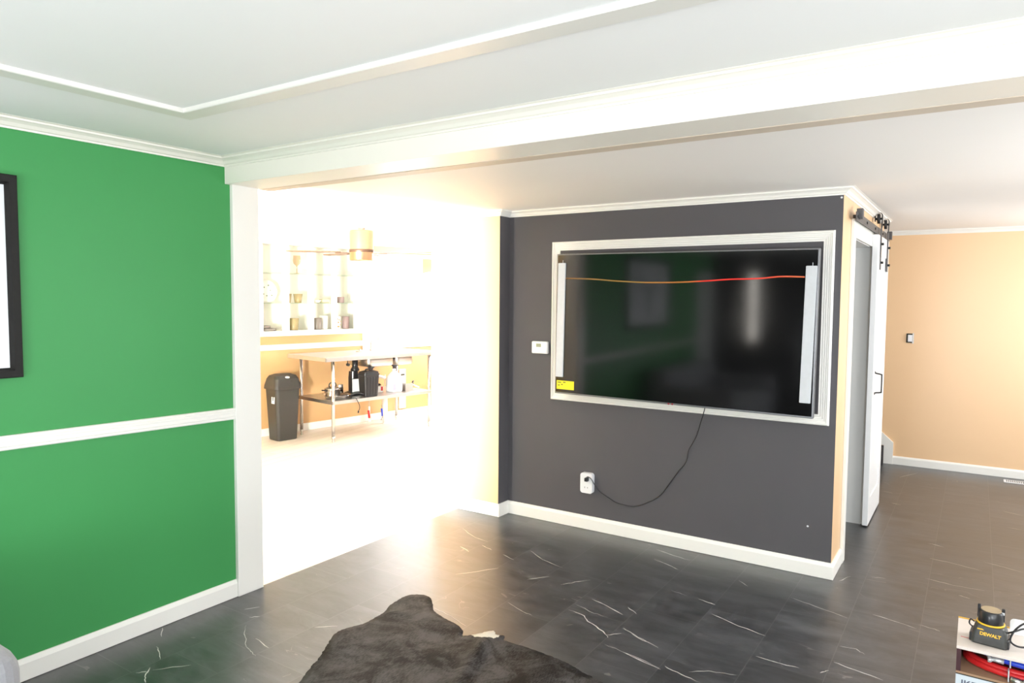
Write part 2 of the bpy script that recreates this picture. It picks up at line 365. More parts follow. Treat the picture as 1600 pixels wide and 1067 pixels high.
# front room: green wall, white end casing, chair rail, crown, beam, ceiling with its flat trim board
bm = B(); box(bm, -.12, 0, BACK, -.332, 0, ZF); struct('wall_left', bm, M_green)
bm = B(); box(bm, -.14, .022, -.332, -.174, 0, 2.178, .003); struct('trim_1', bm, M_white)
bm = B(); molding(bm, [(0, BACK), (0, -.333)], BASE, 0, -1); struct('baseboard_left', bm, M_white)
bm = B()
RAIL = [(0, -.03), (.012, -.03), (.016, -.026), (.016, -.020), (.013, -.017), (.018, -.013), (.018, -.006), (.015, -.003), (.015, .003), (.018, .006), (.018, .013), (.013, .017), (.016, .020), (.016, .026), (.012, .03), (0, .03)]
loft(bm, [[Vector((a, y, .985-.0185*(y+.333)+h)) for a, h in RAIL] for y in (BACK, -.333)]); struct('trim_2', bm, M_white)
bm = B(); box(bm, -.12, SIDE, -.360, -.154, 2.176, ZF, .002); struct('beam', bm, M_beam)
bm = B(); box(bm, .0, SIDE, -.154, -.080, 2.174, 2.32, .001); struct('trim_3', bm, M_beige)
bm = B(); molding(bm, [(0, BACK), (0, -.360), (SIDE, -.360)], CROWN, ZF, -1); struct('trim_4', bm, M_beam)
bm = B(); box(bm, -.12, SIDE, BACK, -.154, ZF, ZF+.1); struct('ceiling', bm, M_ceil)
bm = B(); molding(bm, [(.650, -.955), (4.5, -.955), (4.5, -3.9), (.650, -3.9)], [(0, -.003), (.003, -.0), (.003, -.017), (.078, -.017), (.081, -.014), (.081, 0), (0, 0)], ZF, -1, True); struct('trim_5', bm, M_tray)

# hall and kitchen ceiling: level, then rising a little towards the far wall
bm = B()
prism(bm, [(-.085, ZB), (1.73, ZB), (5.5, 2.287), (5.5, 2.42), (-.085, 2.42)], 'x', -5.2, SIDE)
prism(bm, [(-1.4, ZB), (-.085, ZB), (-.085, 2.42), (-1.4, 2.42)], 'x', -5.2, -.12); struct('ceiling_hall', bm, M_ceil2)

# television wall block
bm = B(); box(bm, -.27, .366, 1.606, 1.75, 0, ZB); struct('wall_back_kitchen', bm, M_orange)
bm = B(); box(bm, .3665, .369, 1.6065, 1.731, 0, ZB); box(bm, .369, 2.6052, 1.731, 1.75, 0, ZB); struct('wall_back', bm, M_dark)
bm = B(); holes_wall(bm, 'y', 1.7335, 3.72, 2.506, 2.606, 2.30, [(2.11, 2.95, 0, 1.985)]); struct('wall_side', bm, M_orange)
bm = B(); box(bm, 2.504, 2.6065, 2.945, 2.951, 0, 1.985); box(bm, 2.504, 2.6065, 2.109, 2.115, 0, 1.985); box(bm, 2.504, 2.6065, 2.115, 2.945, 1.979, 1.986); struct('trim_6', bm, M_jamb)
bm = B(); box(bm, 2.6062, 2.624, 2.035, 2.112, 0, 2.09, .002); box(bm, 2.6062, 2.624, 2.112, 3.03, 1.982, 2.09, .002); box(bm, 2.6062, 2.616, 2.955, 3.03, 0, 1.982, .002); struct('trim_7', bm, M_white)
bm = B(); molding(bm, [(-.27, 1.606), (.369, 1.606), (.369, 1.731), (2.606, 1.731), (2.606, 2.034)], BASE, 0, -1); struct('baseboard_back', bm, M_white)
bm = B(); molding(bm, [(-.27, 1.606), (.369, 1.606), (.369, 1.731), (2.606, 1.731), (2.606, 3.72)], CROWN, ZB+.0005, -1); struct('trim_8', bm, M_white)
bm = B(); box(bm, 1.5, 1.6, 1.75, 5.3, 0, 2.30); struct('wall_light_stop', bm, M_jamb)  # unseen wall, added to stop kitchen light leaking through the doorway

# far wall of the hall, its crown, baseboard and the stair skirt
bm = B(); box(bm, 1.6, SIDE, 5.22, 5.34, 0, 2.30); struct('wall_far', bm, M_orange)
bm = B(); molding(bm, [(1.6, 5.22), (SIDE, 5.22)], CROWN, 2.283, -1); struct('trim_9', bm, M_white)
bm = B(); molding(bm, [(2.608, 5.22), (SIDE, 5.22)], [(a, min(h, .083)) if h > .09 else (a, h*.9) for a, h in BASE], 0, -1); struct('baseboard_far', bm, M_white)
bm = B(); prism(bm, [(2.527, .0), (2.608, .0), (2.608, .215), (1.9, .86), (1.9, .66), (2.42, .182), (2.527, .182)], 'y', 5.2, 5.2197); struct('trim_10', bm, M_white)

# outer walls behind and beside the camera, with their windows, some added for light
FW = [(.53, .625, 1.02, 2.0), (1.65, 2.55, .4, 1.3), (3.35, 4.85, .75, 2.08)]
bm = B(); holes_wall(bm, 'x', -.12, SIDE+.12, BACK-.12, BACK, ZF, FW); struct('wall_front', bm, M_soot)
RW = [(-3.3, -1.1, .75, 2.05), (.3, 1.9, .8, 2.0), (3.6, 4.9, .85, 1.9)]
bm = B(); holes_wall(bm, 'y', BACK, 5.34, SIDE, SIDE+.12, ZF, RW); struct('wall_right', bm, M_white)
KW = [(-.46, -.14, .05, 2.08)]
bm = B(); holes_wall(bm, 'x', -5.2, -.12, -1.4, -1.3, ZB, KW); struct('wall_kitchen_front', bm, M_korange)

def window(name, axis, t, a0, a1, z0, z1, nx, nz, out):
    """framed window in a wall along axis at plane t; muntins nx by nz"""
    bm = B(); w = .045 if a1-a0 > .3 else .012
    def bx(u0, u1, zl, zh, d0=-.03, d1=.03):
        (box(bm, u0, u1, t+d0, t+d1, zl, zh, .003) if axis == 'x' else box(bm, t+d0, t+d1, u0, u1, zl, zh, .003))
    bx(a0, a0+w, z0, z1); bx(a1-w, a1, z0, z1); bx(a0+w, a1-w, z0, z0+w); bx(a0+w, a1-w, z1-w, z1)
    for i in range(1, nx): u = a0+(a1-a0)*i/nx; bx(u-.012, u+.012, z0+w, z1-w, -.015, .015)
    for i in range(1, nz): z = z0+(z1-z0)*i/nz; bx(a0+w, a1-w, z-.012, z+.012, -.015, .015)
    o = struct(name, bm, M_white)
    bm = B()
    (box(bm, a0+w, a1-w, t-.002, t+.002, z0+w, z1-w) if axis == 'x' else box(bm, t-.002, t+.002, a0+w, a1-w, z0+w, z1-w))
    obj('pane', bm, M_glass, o)
    return o
window('window_1', 'x', BACK-.06, *FW[0], 1, 1, -1)
window('window_2', 'x', BACK-.06, *FW[2], 2, 1, -1)
window('fill_window_low', 'x', BACK-.06, *FW[1], 1, 1, -1)  # unseen low window, added to spread light over the front ceiling
window('window_3', 'y', SIDE+.06, *RW[0], 2, 1, 1)
window('fill_window_side', 'y', SIDE+.06, *RW[1], 2, 1, 1)  # unseen extra window, added to brighten the hall ceiling
window('window_9', 'y', SIDE+.06, *RW[2], 2, 1, 1)
window('window_5', 'x', -1.35, *KW[0], 1, 1, -1)
bm = B(); box(bm, .0005, .035, -4.32, -3.66, .01, 1.99, .004); struct('door_1', bm, M_door)

# kitchen wall, turned nine degrees from the rest of the house; s runs along it, q towards it
AK = math.radians(9); OK = Vector((-2.639, 2.763)); TK = Vector((math.sin(AK), math.cos(AK))); NK = Vector((-math.cos(AK), math.sin(AK)))
def K(s, q, z=0.): p = OK+TK*s+NK*q; return (p.x, p.y, z)
def kobj_root(s, q, z=0.): return dict(loc=K(s, q, z), rz=-AK)
def kset(o): o.location = K(0, 0); o.rotation_euler = (0, 0, -AK); return o     # local x = -q, local y = s
bm = B(); holes_wall(bm, 'y', -4.4, 3.3, -.97, -.85, 2.33, [(1.02, 3.0, 1.24, 2.19)]); kset(struct('wall_kitchen', bm, M_korange))
o = kset(window('window_6', 'y', -.91, 1.02, 3.0, 1.24, 2.19, 6, 2, -1))
bm = B()
box(bm, -.8495, -.832, -3.5, 1.0, .985, 1.05, .003); box(bm, -.8495, -.83, 1.0, 3.05, .93, 1.24, .002); box(bm, -.8495, -.83, .955, 1.02, 1.24, 2.2, .002)  # rail, casing, and an added white board imitating wall bleached by glare
kset(struct('trim_and_glare_board', bm, M_white))
bm = B(); box(bm, -.8495, -.835, -4.1, 3.2, .001, .088, .003); kset(struct('baseboard_kitchen', bm, M_white))
EW = [(-2.9, -1.0, 1.1, 2.1)]
bm = B(); holes_wall(bm, 'x', -4., 1.6, 5.85, 5.97, 2.30, EW); struct('wall_kitchen_far', bm, M_korange)
window('window_8', 'x', 5.91, *EW[0], 2, 1, 1)
# ------------------------------------------------------------------ television wall
from mathutils import geometry, noise
bm = B()
FP = [(0, 0), (0, .014), (.006, .020), (.012, .020), (.016, .015), (.022, .015), (.026, .012), (.034, .012), (.038, .009), (.046, .009), (.050, .006), (.060, .006), (.060, 0)]
molding(bm, [(.738, .889), (2.570, .889), (2.570, 1.998), (.738, 1.998)], FP, 0, 1, True)
for v in bm.verts: v.co = Vector((v.co.x, 1.7308-v.co.z, v.co.y))
struct('trim_12', bm, M_white)

tv = thing('television', 'large flat black television hung inside the white moulding frame', 'television', (1.661, 1.731, 1.421))
tv.rotation_euler = (0, math.radians(.45), 0)
bm = B(); box(bm, -.842, .842, -.092, -.052, -.481, .481, .004); obj('rim', bm, M_tvrim, tv)
bm = B(); box(bm, -.834, .834, -.0935, -.090, -.470, .473, .001); obj('screen', bm, M_screen, tv)
bm = B(); box(bm, -.3, .3, -.052, -.022, -.25, .25, .005); box(bm, -.2, .2, -.022, -.0005, -.2, .2); obj('wall_bracket', bm, M_plastic, tv)
def strip(x0, x1, z0, z1, sh):
    bm = B(); box(bm, -.5, .5, -.5, .5, -.5, .5)
    for v in bm.verts: v.co = Vector((x0+(v.co.x+.5)*(x1-x0)+sh*(v.co.z+.5), -.1035+(v.co.y+.5)*.0095, z0+(v.co.z+.5)*(z1-z0)))
    bmesh.ops.bevel(bm, geom=list(bm.edges), offset=.0025, segments=2, affect='EDGES')
    o = obj('protective_strip', bm, M_foam, tv); o['label'] = 'white foam strip'
    bm = B(); box(bm, x0+(x1-x0)*.55+sh, x0+(x1-x0)*.6+sh, -.0965, -.0942, z1, z1+.018); obj('strip_tie', bm, M_foam, o)
strip(-.832, -.774, -.364, .419, .006)
strip(.766, .826, -.394, .382, .008)
bm = B(); box(bm, -.826, -.690, -.0945, -.0937, -.449, -.389); lb = obj('energy_label', bm, M_yellow, tv); lb['label'] = 'yellow paper label'
bm = B()
for x0, x1, z in ((-.818, -.79, -.402), (-.775, -.755, -.400), (-.79, -.777, -.416), (-.816, -.80, -.422)): box(bm, x0, x1, -.0949, -.0944, z-.003, z+.003)
obj('label_printing', bm, M_ink, lb)
bm = B()
for sx_ in (-.012, .012): cyl(bm, (sx_, -.0945, -.4765), (sx_, -.0915, -.4765), .006, seg=14)
obj('emblem', bm, M_logo, tv)
bm = B()
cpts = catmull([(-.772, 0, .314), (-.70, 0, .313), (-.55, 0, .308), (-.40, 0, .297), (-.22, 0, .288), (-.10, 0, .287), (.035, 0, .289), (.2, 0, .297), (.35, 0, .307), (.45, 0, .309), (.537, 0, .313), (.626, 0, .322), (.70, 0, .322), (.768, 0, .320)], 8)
loft(bm, [[Vector((p.x, -.0935, p.z-.0042)), Vector((p.x, -.0948, p.z)), Vector((p.x, -.0935, p.z+.0042))] for p in cpts]); obj('light_streak', bm, M_streak, tv)  # ribbon coloured like a streak of light caught on the screen

t = thing('thermostat', 'small white thermostat on the charcoal wall beside the television frame', 'thermostat', (.648, 1.731, 1.253))
bm = B(); box(bm, -.066, .066, -.028, -.0005, -.044, .044, .008, 3); obj('body', bm, M_whitepl, t)
bm = B(); box(bm, -.026, .014, -.0292, -.0275, .004, .028); d = obj('display', bm, M_lcd, t); d['label'] = 'grey display'
bm = B(); box(bm, -.058, .058, -.0302, -.0275, -.038, -.016, .001); obj('cover_flap', bm, M_whitepl, t)
bm = B()
for z in (.022, .010): box(bm, .035, .047, -.0300, -.0275, z-.004, z+.004, .001)
obj('button', bm, M_whitepl, t)

t = thing('wall_outlet', 'white plug-in outlet box low on the charcoal wall under the television', 'outlet', (1.041, 1.731, .331))
bm = B(); prism(bm, [(x, z) for x, z in rrect(.046, .070, .018)], 'y', -.034, -.0005); obj('body', bm, M_whitepl, t)
bm = B()
for z in (-.03,):
    box(bm, -.012, -.009, -.0346, -.0338, z-.005, z+.005); box(bm, .009, .012, -.0346, -.0338, z-.005, z+.005)
obj('socket_slot', bm, M_ink, t)
t = thing('power_cord', 'thin black television cord drooping down the charcoal wall to the outlet', 'cord', (1.05, 1.69, .365))
bm = B(); box(bm, -.010, .014, -.024, .005, -.016, .010, .004); obj('plug', bm, M_plastic, t)
W = [(1.056, 1.672, .367), (1.064, 1.668, .385), (1.082, 1.685, .372), (1.100, 1.705, .330), (1.135, 1.716, .284), (1.211, 1.724, .243), (1.25, 1.7255, .226), (1.306, 1.7262, .219), (1.39, 1.7262, .221), (1.48, 1.7262, .262), (1.567, 1.7262, .323), (1.63, 1.7262, .412), (1.685, 1.7255, .496), (1.738, 1.7255, .570), (1.750, 1.7255, .642), (1.775, 1.723, .690), (1.805, 1.718, .75), (1.832, 1.705, .834), (1.856, 1.698, .915), (1.862, 1.695, .955), (1.862, 1.695, 1.0)]
bm = B(); tube(bm, [(x-1.05, y-1.69, z-.365) for x, y, z in W], .0028, 8, 5); obj('cable', bm, M_plastic, t)

for x, z, lb_ in ((2.474, .287, 'tiny white wall plug low down near the doorway end of the charcoal wall'), (2.594, 2.178, 'tiny white nail head just under the crown at the charcoal wall corner')):
    bm = B(); cyl(bm, (0, -.0004, 0), (0, -.004, 0), .006, .005, 14); o = obj('wall_plug', bm, M_whitepl, None, (x, 1.731, z)); tag(o, lb_, 'wall plug')

# ------------------------------------------------------------------ green wall
t = thing('framed_picture', 'black-framed pale picture of a horned skull on the green wall', 'picture', (0, -1.965, 1.672))
bm = B(); molding(bm, [(-.65, -.405), (.65, -.405), (.65, .405), (-.65, .405)], [(0, 0), (0, .026), (.004, .030), (.030, .030), (.036, .016), (.040, .010), (.040, 0)], 0, 1, True)
for v in bm.verts: v.co = Vector((v.co.z+.0008, v.co.x, v.co.y))
obj('frame', bm, M_frame, t)
bm = B(); box(bm, .001, .008, -.612, .612, -.367, .367); ar = obj('print', bm, M_artw, t)
bm = B()
def blot(poly): prism(bm, poly, 'x', .0078, .0085)
blot([(-.07, .10), (.07, .10), (.09, .02), (.055, -.10), (.045, -.24), (.025, -.30), (-.025, -.30), (-.045, -.24), (-.055, -.10), (-.09, .02)])
for s in (-1, 1):
    blot([(s*a, b2) for a, b2 in ((.06, .09), (.17, .11), (.27, .16), (.33, .27), (.345, .33), (.36, .26), (.31, .12), (.20, .05), (.07, .05))])
obj('drawing', bm, M_art, ar)

# ------------------------------------------------------------------ barn door and its track
t = thing('barn_door', 'white sliding barn door hanging open beside the hall doorway', 'door', (2.624, 2.885, .012))
DW, DH, DT = .70, 2.052, .036
bm = B(); box(bm, .006, DT-.008, .006, DW-.006, .004, DH-.004); obj('door_panel', bm, M_door, t)
bm = B()
for a, b2 in ((0, .11), (DW-.11, DW)): box(bm, 0, DT, a, b2, 0, DH, .002)
for a, b2 in ((0, .18), (.98, 1.10), (DH-.14, DH)): box(bm, .0005, DT-.0005, .11, DW-.11, a, b2, .002)
obj('door_frame', bm, M_door, t)
bm = B(); tube(bm, [(DT, .10, 1.092), (DT+.004, .10, 1.080), (DT+.040, .10, 1.072), (DT+.044, .10, 1.06), (DT+.044, .10, .955), (DT+.040, .10, .944), (DT+.004, .10, .938), (DT, .10, .925)], .005, 8, 4); obj('handle', bm, M_black, t)
for y in (.135, .575):
    bm = B(); box(bm, DT+.0005, DT+.0065, y-.02, y+.02, DH-.24, DH+.055, .001); h = obj('hanger_strap', bm, M_iron, t)
    bm = B(); cyl(bm, (.011, y, DH+.118), (.028, y, DH+.118), .034, seg=28); cyl(bm, (-.004, y, DH+.118), (.046, y, DH+.118), .008, seg=10); obj('wheel', bm, M_black, h)
    bm = B(); arc = [(.0195-.0225*math.cos(PI*i/14+PI), DH+.140+.0225*math.sin(PI*i/14)) for i in range(15)]
    P_ = [(DT+.0035, DH+.050)] + arc + [(-.003, DH+.100)]
    loft(bm, [[Vector((x+dx, y+dy, z)) for dx, dy in ((-.0028, -.017), (.0028, -.017), (.0028, .017), (-.0028, .017))] for x, z in P_]); obj('wheel_strap', bm, M_black, h)
    bm = B()
    for z in (DH-.06, DH-.19): cyl(bm, (DT+.006, y, z), (DT+.022, y, z), .009, seg=10)
    obj('bolt', bm, M_black, h)
bm = B(); box(bm, .008, DT-.008, .03, .07, -.010, .0); obj('floor_guide_block', bm, M_black, t)
t = thing('barn_door_track', 'grey iron sliding-door track with stop blocks above the hall doorway', 'track', (2.606, 1.93, 2.095))
bm = B(); box(bm, .036, .043, 0, 1.80, -.024, .024, .001); obj('rail', bm, M_iron, t)
for y in (.03, .44, .86, 1.30, 1.72):
    bm = B(); cyl(bm, (.0185 if y < 1.05 else .001, y, -.002), (.036, y, -.002), .011, seg=12); cyl(bm, (.043, y, -.002), (.048, y, -.002), .009, seg=8); obj('spacer', bm, M_black, t)
for y in (.10, 1.74):
    bm = B(); box(bm, .030, .064, y-.024, y+.024, -.012, .050, .002); obj('stop_block', bm, M_iron, t)

# ------------------------------------------------------------------ far end of the hall
t = thing('open_outlet_box', 'bare white switch with no cover plate on the far apricot wall', 'switch', (2.712, 5.22, 1.247))
bm = B(); box(bm, -.030, .030, -.004, -.0005, -.045, .045); obj('box_edge', bm, M_ink, t)
bm = B(); box(bm, -.016, .020, -.018, -.003, -.033, .033, .003); obj('switch_body', bm, M_whitepl, t)
bm = B(); box(bm, .022, .034, -.006, -.003, -.05, .05); obj('mounting_strap', bm, M_steel, t)
t = thing('floor_register', 'long white floor vent lying in the dark tiles by the far wall', 'vent', (3.505, 4.99, 0))
bm = B(); box(bm, 0, .30, 0, .105, .0006, .007, .002); obj('plate', bm, M_whitepl, t)
bm = B()
for i in range(18): box(bm, .02+i*.015, .026+i*.015, .015, .09, .0068, .0078)
obj('grille_slots', bm, M_ink, t)
t = thing('staircase', 'black carpeted staircase climbing behind the white sliding door', 'stairs', (2.527, 4.32, 0))
for k in range(3):
    bm = B(); box(bm, -.26*(k+1)-.002, -.26*k, 0, .878, (.1805*k if k else .0009), .18*(k+1), .006); obj('step', bm, M_carpet, t)

# ------------------------------------------------------------------ cowhide rug
OUT = [(.964, -.715), (.905, -.60), (.882, -.544), (.815, -.43), (.762, -.329), (.775, -.25), (.803, -.181), (.800, -.10), (.796, -.039), (.765, .03), (.756, .099), (.752, .160), (.772, .207), (.82, .236), (.875, .229), (.935, .175), (.991, .121), (1.05, .095), (1.118, .077), (1.19, .062), (1.245, .030), (1.275, -.01), (1.316, .03), (1.366, .110), (1.40, .085), (1.440, .098), (1.470, .062), (1.612, .064), (1.74, .055), (1.843, .037), (1.90, .015), (2.004, -.009), (2.12, -.08), (2.22, -.20), (2.28, -.36), (2.24, -.52), (2.34, -.70), (2.50, -.86), (2.54, -1.02), (2.42, -1.10), (2.22, -1.08), (2.05, -1.16), (1.90, -1.34), (1.66, -1.46), (1.46, -1.42), (1.30, -1.30), (1.16, -1.22), (1.02, -1.26), (.86, -1.22), (.82, -1.08), (.92, -.94), (.98, -.82)]
rr_ = random.Random(11)
pts = catmull([(x, y, 0) for x, y in OUT+OUT[:1]], 10)[:-1]
pts = [Vector((p.x+rr_.uniform(-.0025, .0025), p.y+rr_.uniform(-.0025, .0025))) for p in pts]
n_ = len(pts)
grid = [Vector((.7+.03*i+(.015 if j % 2 else 0), -1.5+.03*j)) for i in range(64) for j in range(60)]
def inside(p):
    c = False
    for i in range(n_):
        a, b2 = pts[i], pts[i-1]
        if (a.y > p.y) != (b2.y > p.y) and p.x < (b2.x-a.x)*(p.y-a.y)/(b2.y-a.y)+a.x: c = not c
    return c
def edge_d(p): return min((p-q).length for q in pts)
gi = [p for p in grid if inside(p) and edge_d(p) > .018]
vv, ee, ff, *_ = geometry.delaunay_2d_cdt(pts+gi, [(i, (i+1) % n_) for i in range(n_)], [], 1, 1e-6)
bm = B(); top = []
def hz(p):
    d = min(edge_d(p), .06)/.06
    h = .0045+.012*(noise.noise(Vector((p.x*5, p.y*5, .3)))+.5)*d
    fold = math.exp(-((p.x-1.375+.34*(p.y-.06))/.034)**2)*max(0, min(1, (.62+p.y)/.3)); h += .022*fold*d*min(1, max(0, (.06-p.y)/.1))
    fold2 = math.exp(-((p.y+.02-.5*(p.x-.85))/.03)**2)*max(0, 1-abs(p.x-.86)/.16); h += .012*fold2*d
    return max(.003, h)
for v in vv: top.append(bm.verts.new((v.x, v.y, hz(Vector((v.x, v.y))))))
for f in ff:
    try: nf = bm.faces.new([top[i] for i in f]); nf.smooth = True
    except ValueError: pass
low = [bm.verts.new((top[i].co.x, top[i].co.y, .0012)) for i in range(n_)]
for i in range(n_):
    j = (i+1) % n_
    try: bm.faces.new((top[i], top[j], low[j], low[i]))
    except ValueError: pass
tag(obj('cowhide_rug', bm, M_hide), 'dark brown and black cowhide with a white tuft spread on the tiles', 'rug')

# ------------------------------------------------------------------ sofa (only its arm reaches into view)
t = thing('sofa', 'grey upholstered sofa arm at the foot of the green wall', 'sofa', (.06, -3.700, 0))
def pad(x0, x1, y0, y1, z0, z1, r): return box(B(), x0, x1, y0, y1, z0, z1, r, 5)
obj('base', pad(.02, .98, .02, 1.93, .06, .26, .02), M_sofa, t)
obj('backrest', pad(0, .24, .02, 1.92, .10, .80, .08), M_sofa, t)
for y0, y1 in ((0, .20), (1.755, 1.955)): obj('arm', pad(.02, 1.02, y0, y1, .08, .625, .085), M_sofa, t)
for k in range(2): obj('seat_cushion', pad(.22, 1.0, .21+.77*k, .97+.77*k, .255, .43, .05), M_sofa, t)
for x in (.07, .92):
    for y in (.08, 1.86):
        bm = B(); cyl(bm, (x, y, 0), (x, y, .082), .018, .024); obj('foot', bm, M_plastic, t)
# ------------------------------------------------------------------ boxes and tools at the front right
t = thing('flat_pack_box', 'pale printed carton standing on the tiles beneath the open wooden box', 'box', (3.24, .315, 0))
bm = B(); box(bm, 0, .52, 0, .30, 0, .2795, .002); obj('carton', bm, M_boxw, t)
bm = B(); box(bm, .0, .52, -.0006, .0, .2755, .2795); obj('tape_edge', bm, M_ink, t)
lettering('printed_name', 'IKEA PS', .034, M_boxink, t, Matrix.Translation((.016, -.0008, .235)) @ Matrix.Rotation(PI/2, 4, 'X'), .0003, .0004)
t = thing('open_box', 'open-fronted wooden box with a white top holding coiled hoses', 'box', (3.24, .315, .2795))
bm = B(); box(bm, 0, .52, -.001, .255, .0003, .008); obj('base', bm, M_card, t)
for x0, x1 in ((0, .014), (.506, .52)):
    bm = B(); box(bm, x0, x1, 0, .255, .008, .0895); obj('side_panel', bm, M_cardd, t)
bm = B(); box(bm, .014, .506, .245, .255, .008, .0895); obj('back_panel', bm, M_cardd, t)
bm = B(); box(bm, -.001, .521, -.004, .262, .0895, .1005, .001); tp = obj('top_panel', bm, M_lam, t)
bm = B(); box(bm, -.001, .521, .2622, .268, .0895, .104, .001); eb = obj('edge_band', bm, M_ochre, tp); eb['label'] = 'ochre edge strip'
bm = B(); prism(bm, [(.01, .083), (.07, .076), (.07, .079), (.01, .087)], 'z', .1004, .1009); st = obj('red_pencil_line', bm, M_red, tp)

def hose(name, label, mat, cx, cy, z, rx, ry, r, turns, group=None):
    t = thing(name, label, 'hose', (cx, cy, z), group=group)
    P = []
    for i in range(turns*28+1):
        a = 2*PI*i/28+2.4; k = i/28
        P.append((rx*math.cos(a)*(1-.05*k), ry*math.sin(a)*(1-.09*k), r+k*r*.9))
    bm = B(); tube(bm, P, r, 12, 0); obj('tube', bm, mat, t)
    return t, P
t, P = hose('red_hose', 'coiled bright red hose with steel ends inside the open box', M_red, 3.462, .445, .2876, .195, .108, .0115, 2)
bm = B(); e0 = Vector(P[0]); cyl(bm, e0+Vector((-.004, 0, 0)), e0+Vector((-.030, -.006, .002)), .011, .009, 8); cyl(bm, e0+Vector((-.030, -.006, .002)), e0+Vector((-.030, -.026, .010)), .006, seg=8); cyl(bm, e0+Vector((-.030, -.006, .002)), e0+Vector((-.012, -.020, .022)), .006, seg=8); obj('hose_end', bm, M_tape, t)
bm = B(); cyl(bm, (-.062, -.118, .010), (-.028, -.122, .008), .011, seg=12); cyl(bm, (-.028, -.122, .008), (-.012, -.124, .006), .014, .012, 6); cyl(bm, (-.012, -.124, .006), (-.002, -.118, .010), .008, seg=10); obj('coupling', bm, M_brass, t)
bm = B(); box(bm, -.070, -.066, -.124, -.10, .0, .040, .001); obj('cable_tie', bm, M_foam, t)
t, P = hose('blue_hose', 'coiled blue hose tucked above the red one inside the open box', M_blue, 3.462, .452, .3325, .165, .112, .0105, 1)
bm = B(); e0 = Vector(P[0]); cyl(bm, (-.118, -.110, .016), (-.082, -.112, .014), .0085, seg=10); cyl(bm, (-.124, -.124, .010), (-.124, -.098, .024), .006, seg=8); cyl(bm, (-.130, -.108, .026), (-.116, -.116, .008), .006, seg=8); obj('hose_end', bm, M_tape, t)
bm = B(); box(bm, -.066, -.062, -.118, -.09, .0, .034, .001); obj('cable_tie', bm, M_foam, t)

t = thing('battery_charger', 'charcoal and yellow power-tool device standing on the white box top', 'power tool', (3.338, .405, .38), math.radians(-6))
bm = B()
loft(bm, [[Vector((x, y, z)) for x, y in rrect(w, d, .014)] for w, d, z in ((.054, .040, .0005), (.056, .042, .006), (.055, .041, .024), (.050, .038, .050), (.044, .036, .066), (.041, .034, .070))], smooth=False); obj('housing', bm, M_dev, t)
bm = B(); lathe(bm, [(.0415, .070), (.043, .071), (.043, .075), (.0415, .076)], seg=32); y_ = obj('yellow_ring', bm, M_dyel, t); y_['label'] = 'yellow ring'
bm = B(); lathe(bm, [(.038, .072), (.039, .076), (.038, .116), (.035, .119)], seg=32); dr = obj('drum', bm, M_plastic, t)
bm = B(); lathe(bm, [(.031, .1185), (.031, .1205)], seg=32); dk = obj('tan_disc', bm, M_tan, dr); dk['label'] = 'tan disc'
for x in (-.036, .036):
    bm = B(); box(bm, x-.005, x+.005, -.004, .006, .085, .132, .002); obj('prong', bm, M_plastic, t)
bm = B(); box(bm, .030, .040, -.010, -.002, .112, .120, .001); obj('steel_clip', bm, M_tape, t)
for x in (-.052, .052):
    bm = B(); box(bm, x-.008, x+.008, -.036, .036, .002, .034, .004); obj('side_grip', bm, M_plastic, t)
lettering('brand_lettering', 'DEWALT', .0155, M_dyel, t, Matrix.Translation((-.028, -.0415, .036)) @ Matrix.Rotation(PI/2-.16, 4, 'X'), .0008, .0006)
bm = B(); prism(bm, [(-.036, .053), (-.016, .053), (-.020, .057), (-.036, .057)], 'y', -.0400, -.036); obj('yellow_flash', bm, M_dyel, t)
bm = B(); tube(bm, [(.050, .01, .045), (.072, 0, .062), (.10, .01, .075), (.135, .02, .060), (.12, .0, .025), (.085, -.02, .018), (.06, -.01, .03), (.075, .02, .066), (.11, .05, .085), (.16, .07, .05), (.19, .05, .006)], .0032, 8, 6); obj('cable', bm, M_plastic, t)
bm = B(); tube(bm, [(-.050, .01, .058), (-.062, .015, .062), (-.066, .018, .045), (-.056, .018, .035)], .0025, 8, 5); obj('lanyard_loop', bm, M_plastic, t)
bm = B(); prism(bm, [(x, z+.027) for x, z in rrect(.062, .026, .014)], 'y', 0, .0022)
for v in bm.verts: v.co.y += .30*v.co.z + .004*math.sin(v.co.x*40)
tag(obj('folded_paper', bm, M_paper, None, (3.462, .528, .3800)), 'white folded paper standing behind the yellow-ringed device', 'paper')

# ------------------------------------------------------------------ kitchen: sink table
def kt(name, label, cat, s, q, z=0., group=None, turn=0.): return thing(name, label, cat, K(s, q, z), -AK+turn, group)
# local axes of kitchen things: x points into the room (away from the wall), y runs along the wall
t = kt('sink_table', 'long stainless steel sink table with open undershelf in the bright kitchen', 'sink table', 0, 0)
bm = B(); box(bm, -.74, .045, -.12, 1.46, .932, .944, .003); box(bm, .030, .045, -.12, 1.46, .898, .934, .002); box(bm, -.74, .045, -.12, -.105, .898, .934, .002); box(bm, -.74, .045, 1.445, 1.46, .898, .934, .002); obj('top', bm, M_steel, t)
for x in (0, -.65):
    for y in (0, 1.39):
        bm = B(); cyl(bm, (x, y, .06), (x, y, .932), .0185, seg=18); l = obj('leg', bm, M_chrome, t)
        bm = B(); lathe(bm, [(.014, 0), (.016, .006), (.012, .03), (.0195, .036), (.0195, .062)], (x, y, 0), 16); obj('foot', bm, M_steel, l)
bm = B(); box(bm, -.68, .02, -.02, 1.41, .447, .455, .002); box(bm, .008, .02, -.02, 1.41, .418, .45, .002); box(bm, -.68, .02, -.02, -.008, .418, .45, .002); box(bm, -.68, .02, 1.398, 1.41, .418, .45, .002); obj('shelf', bm, M_steel, t)
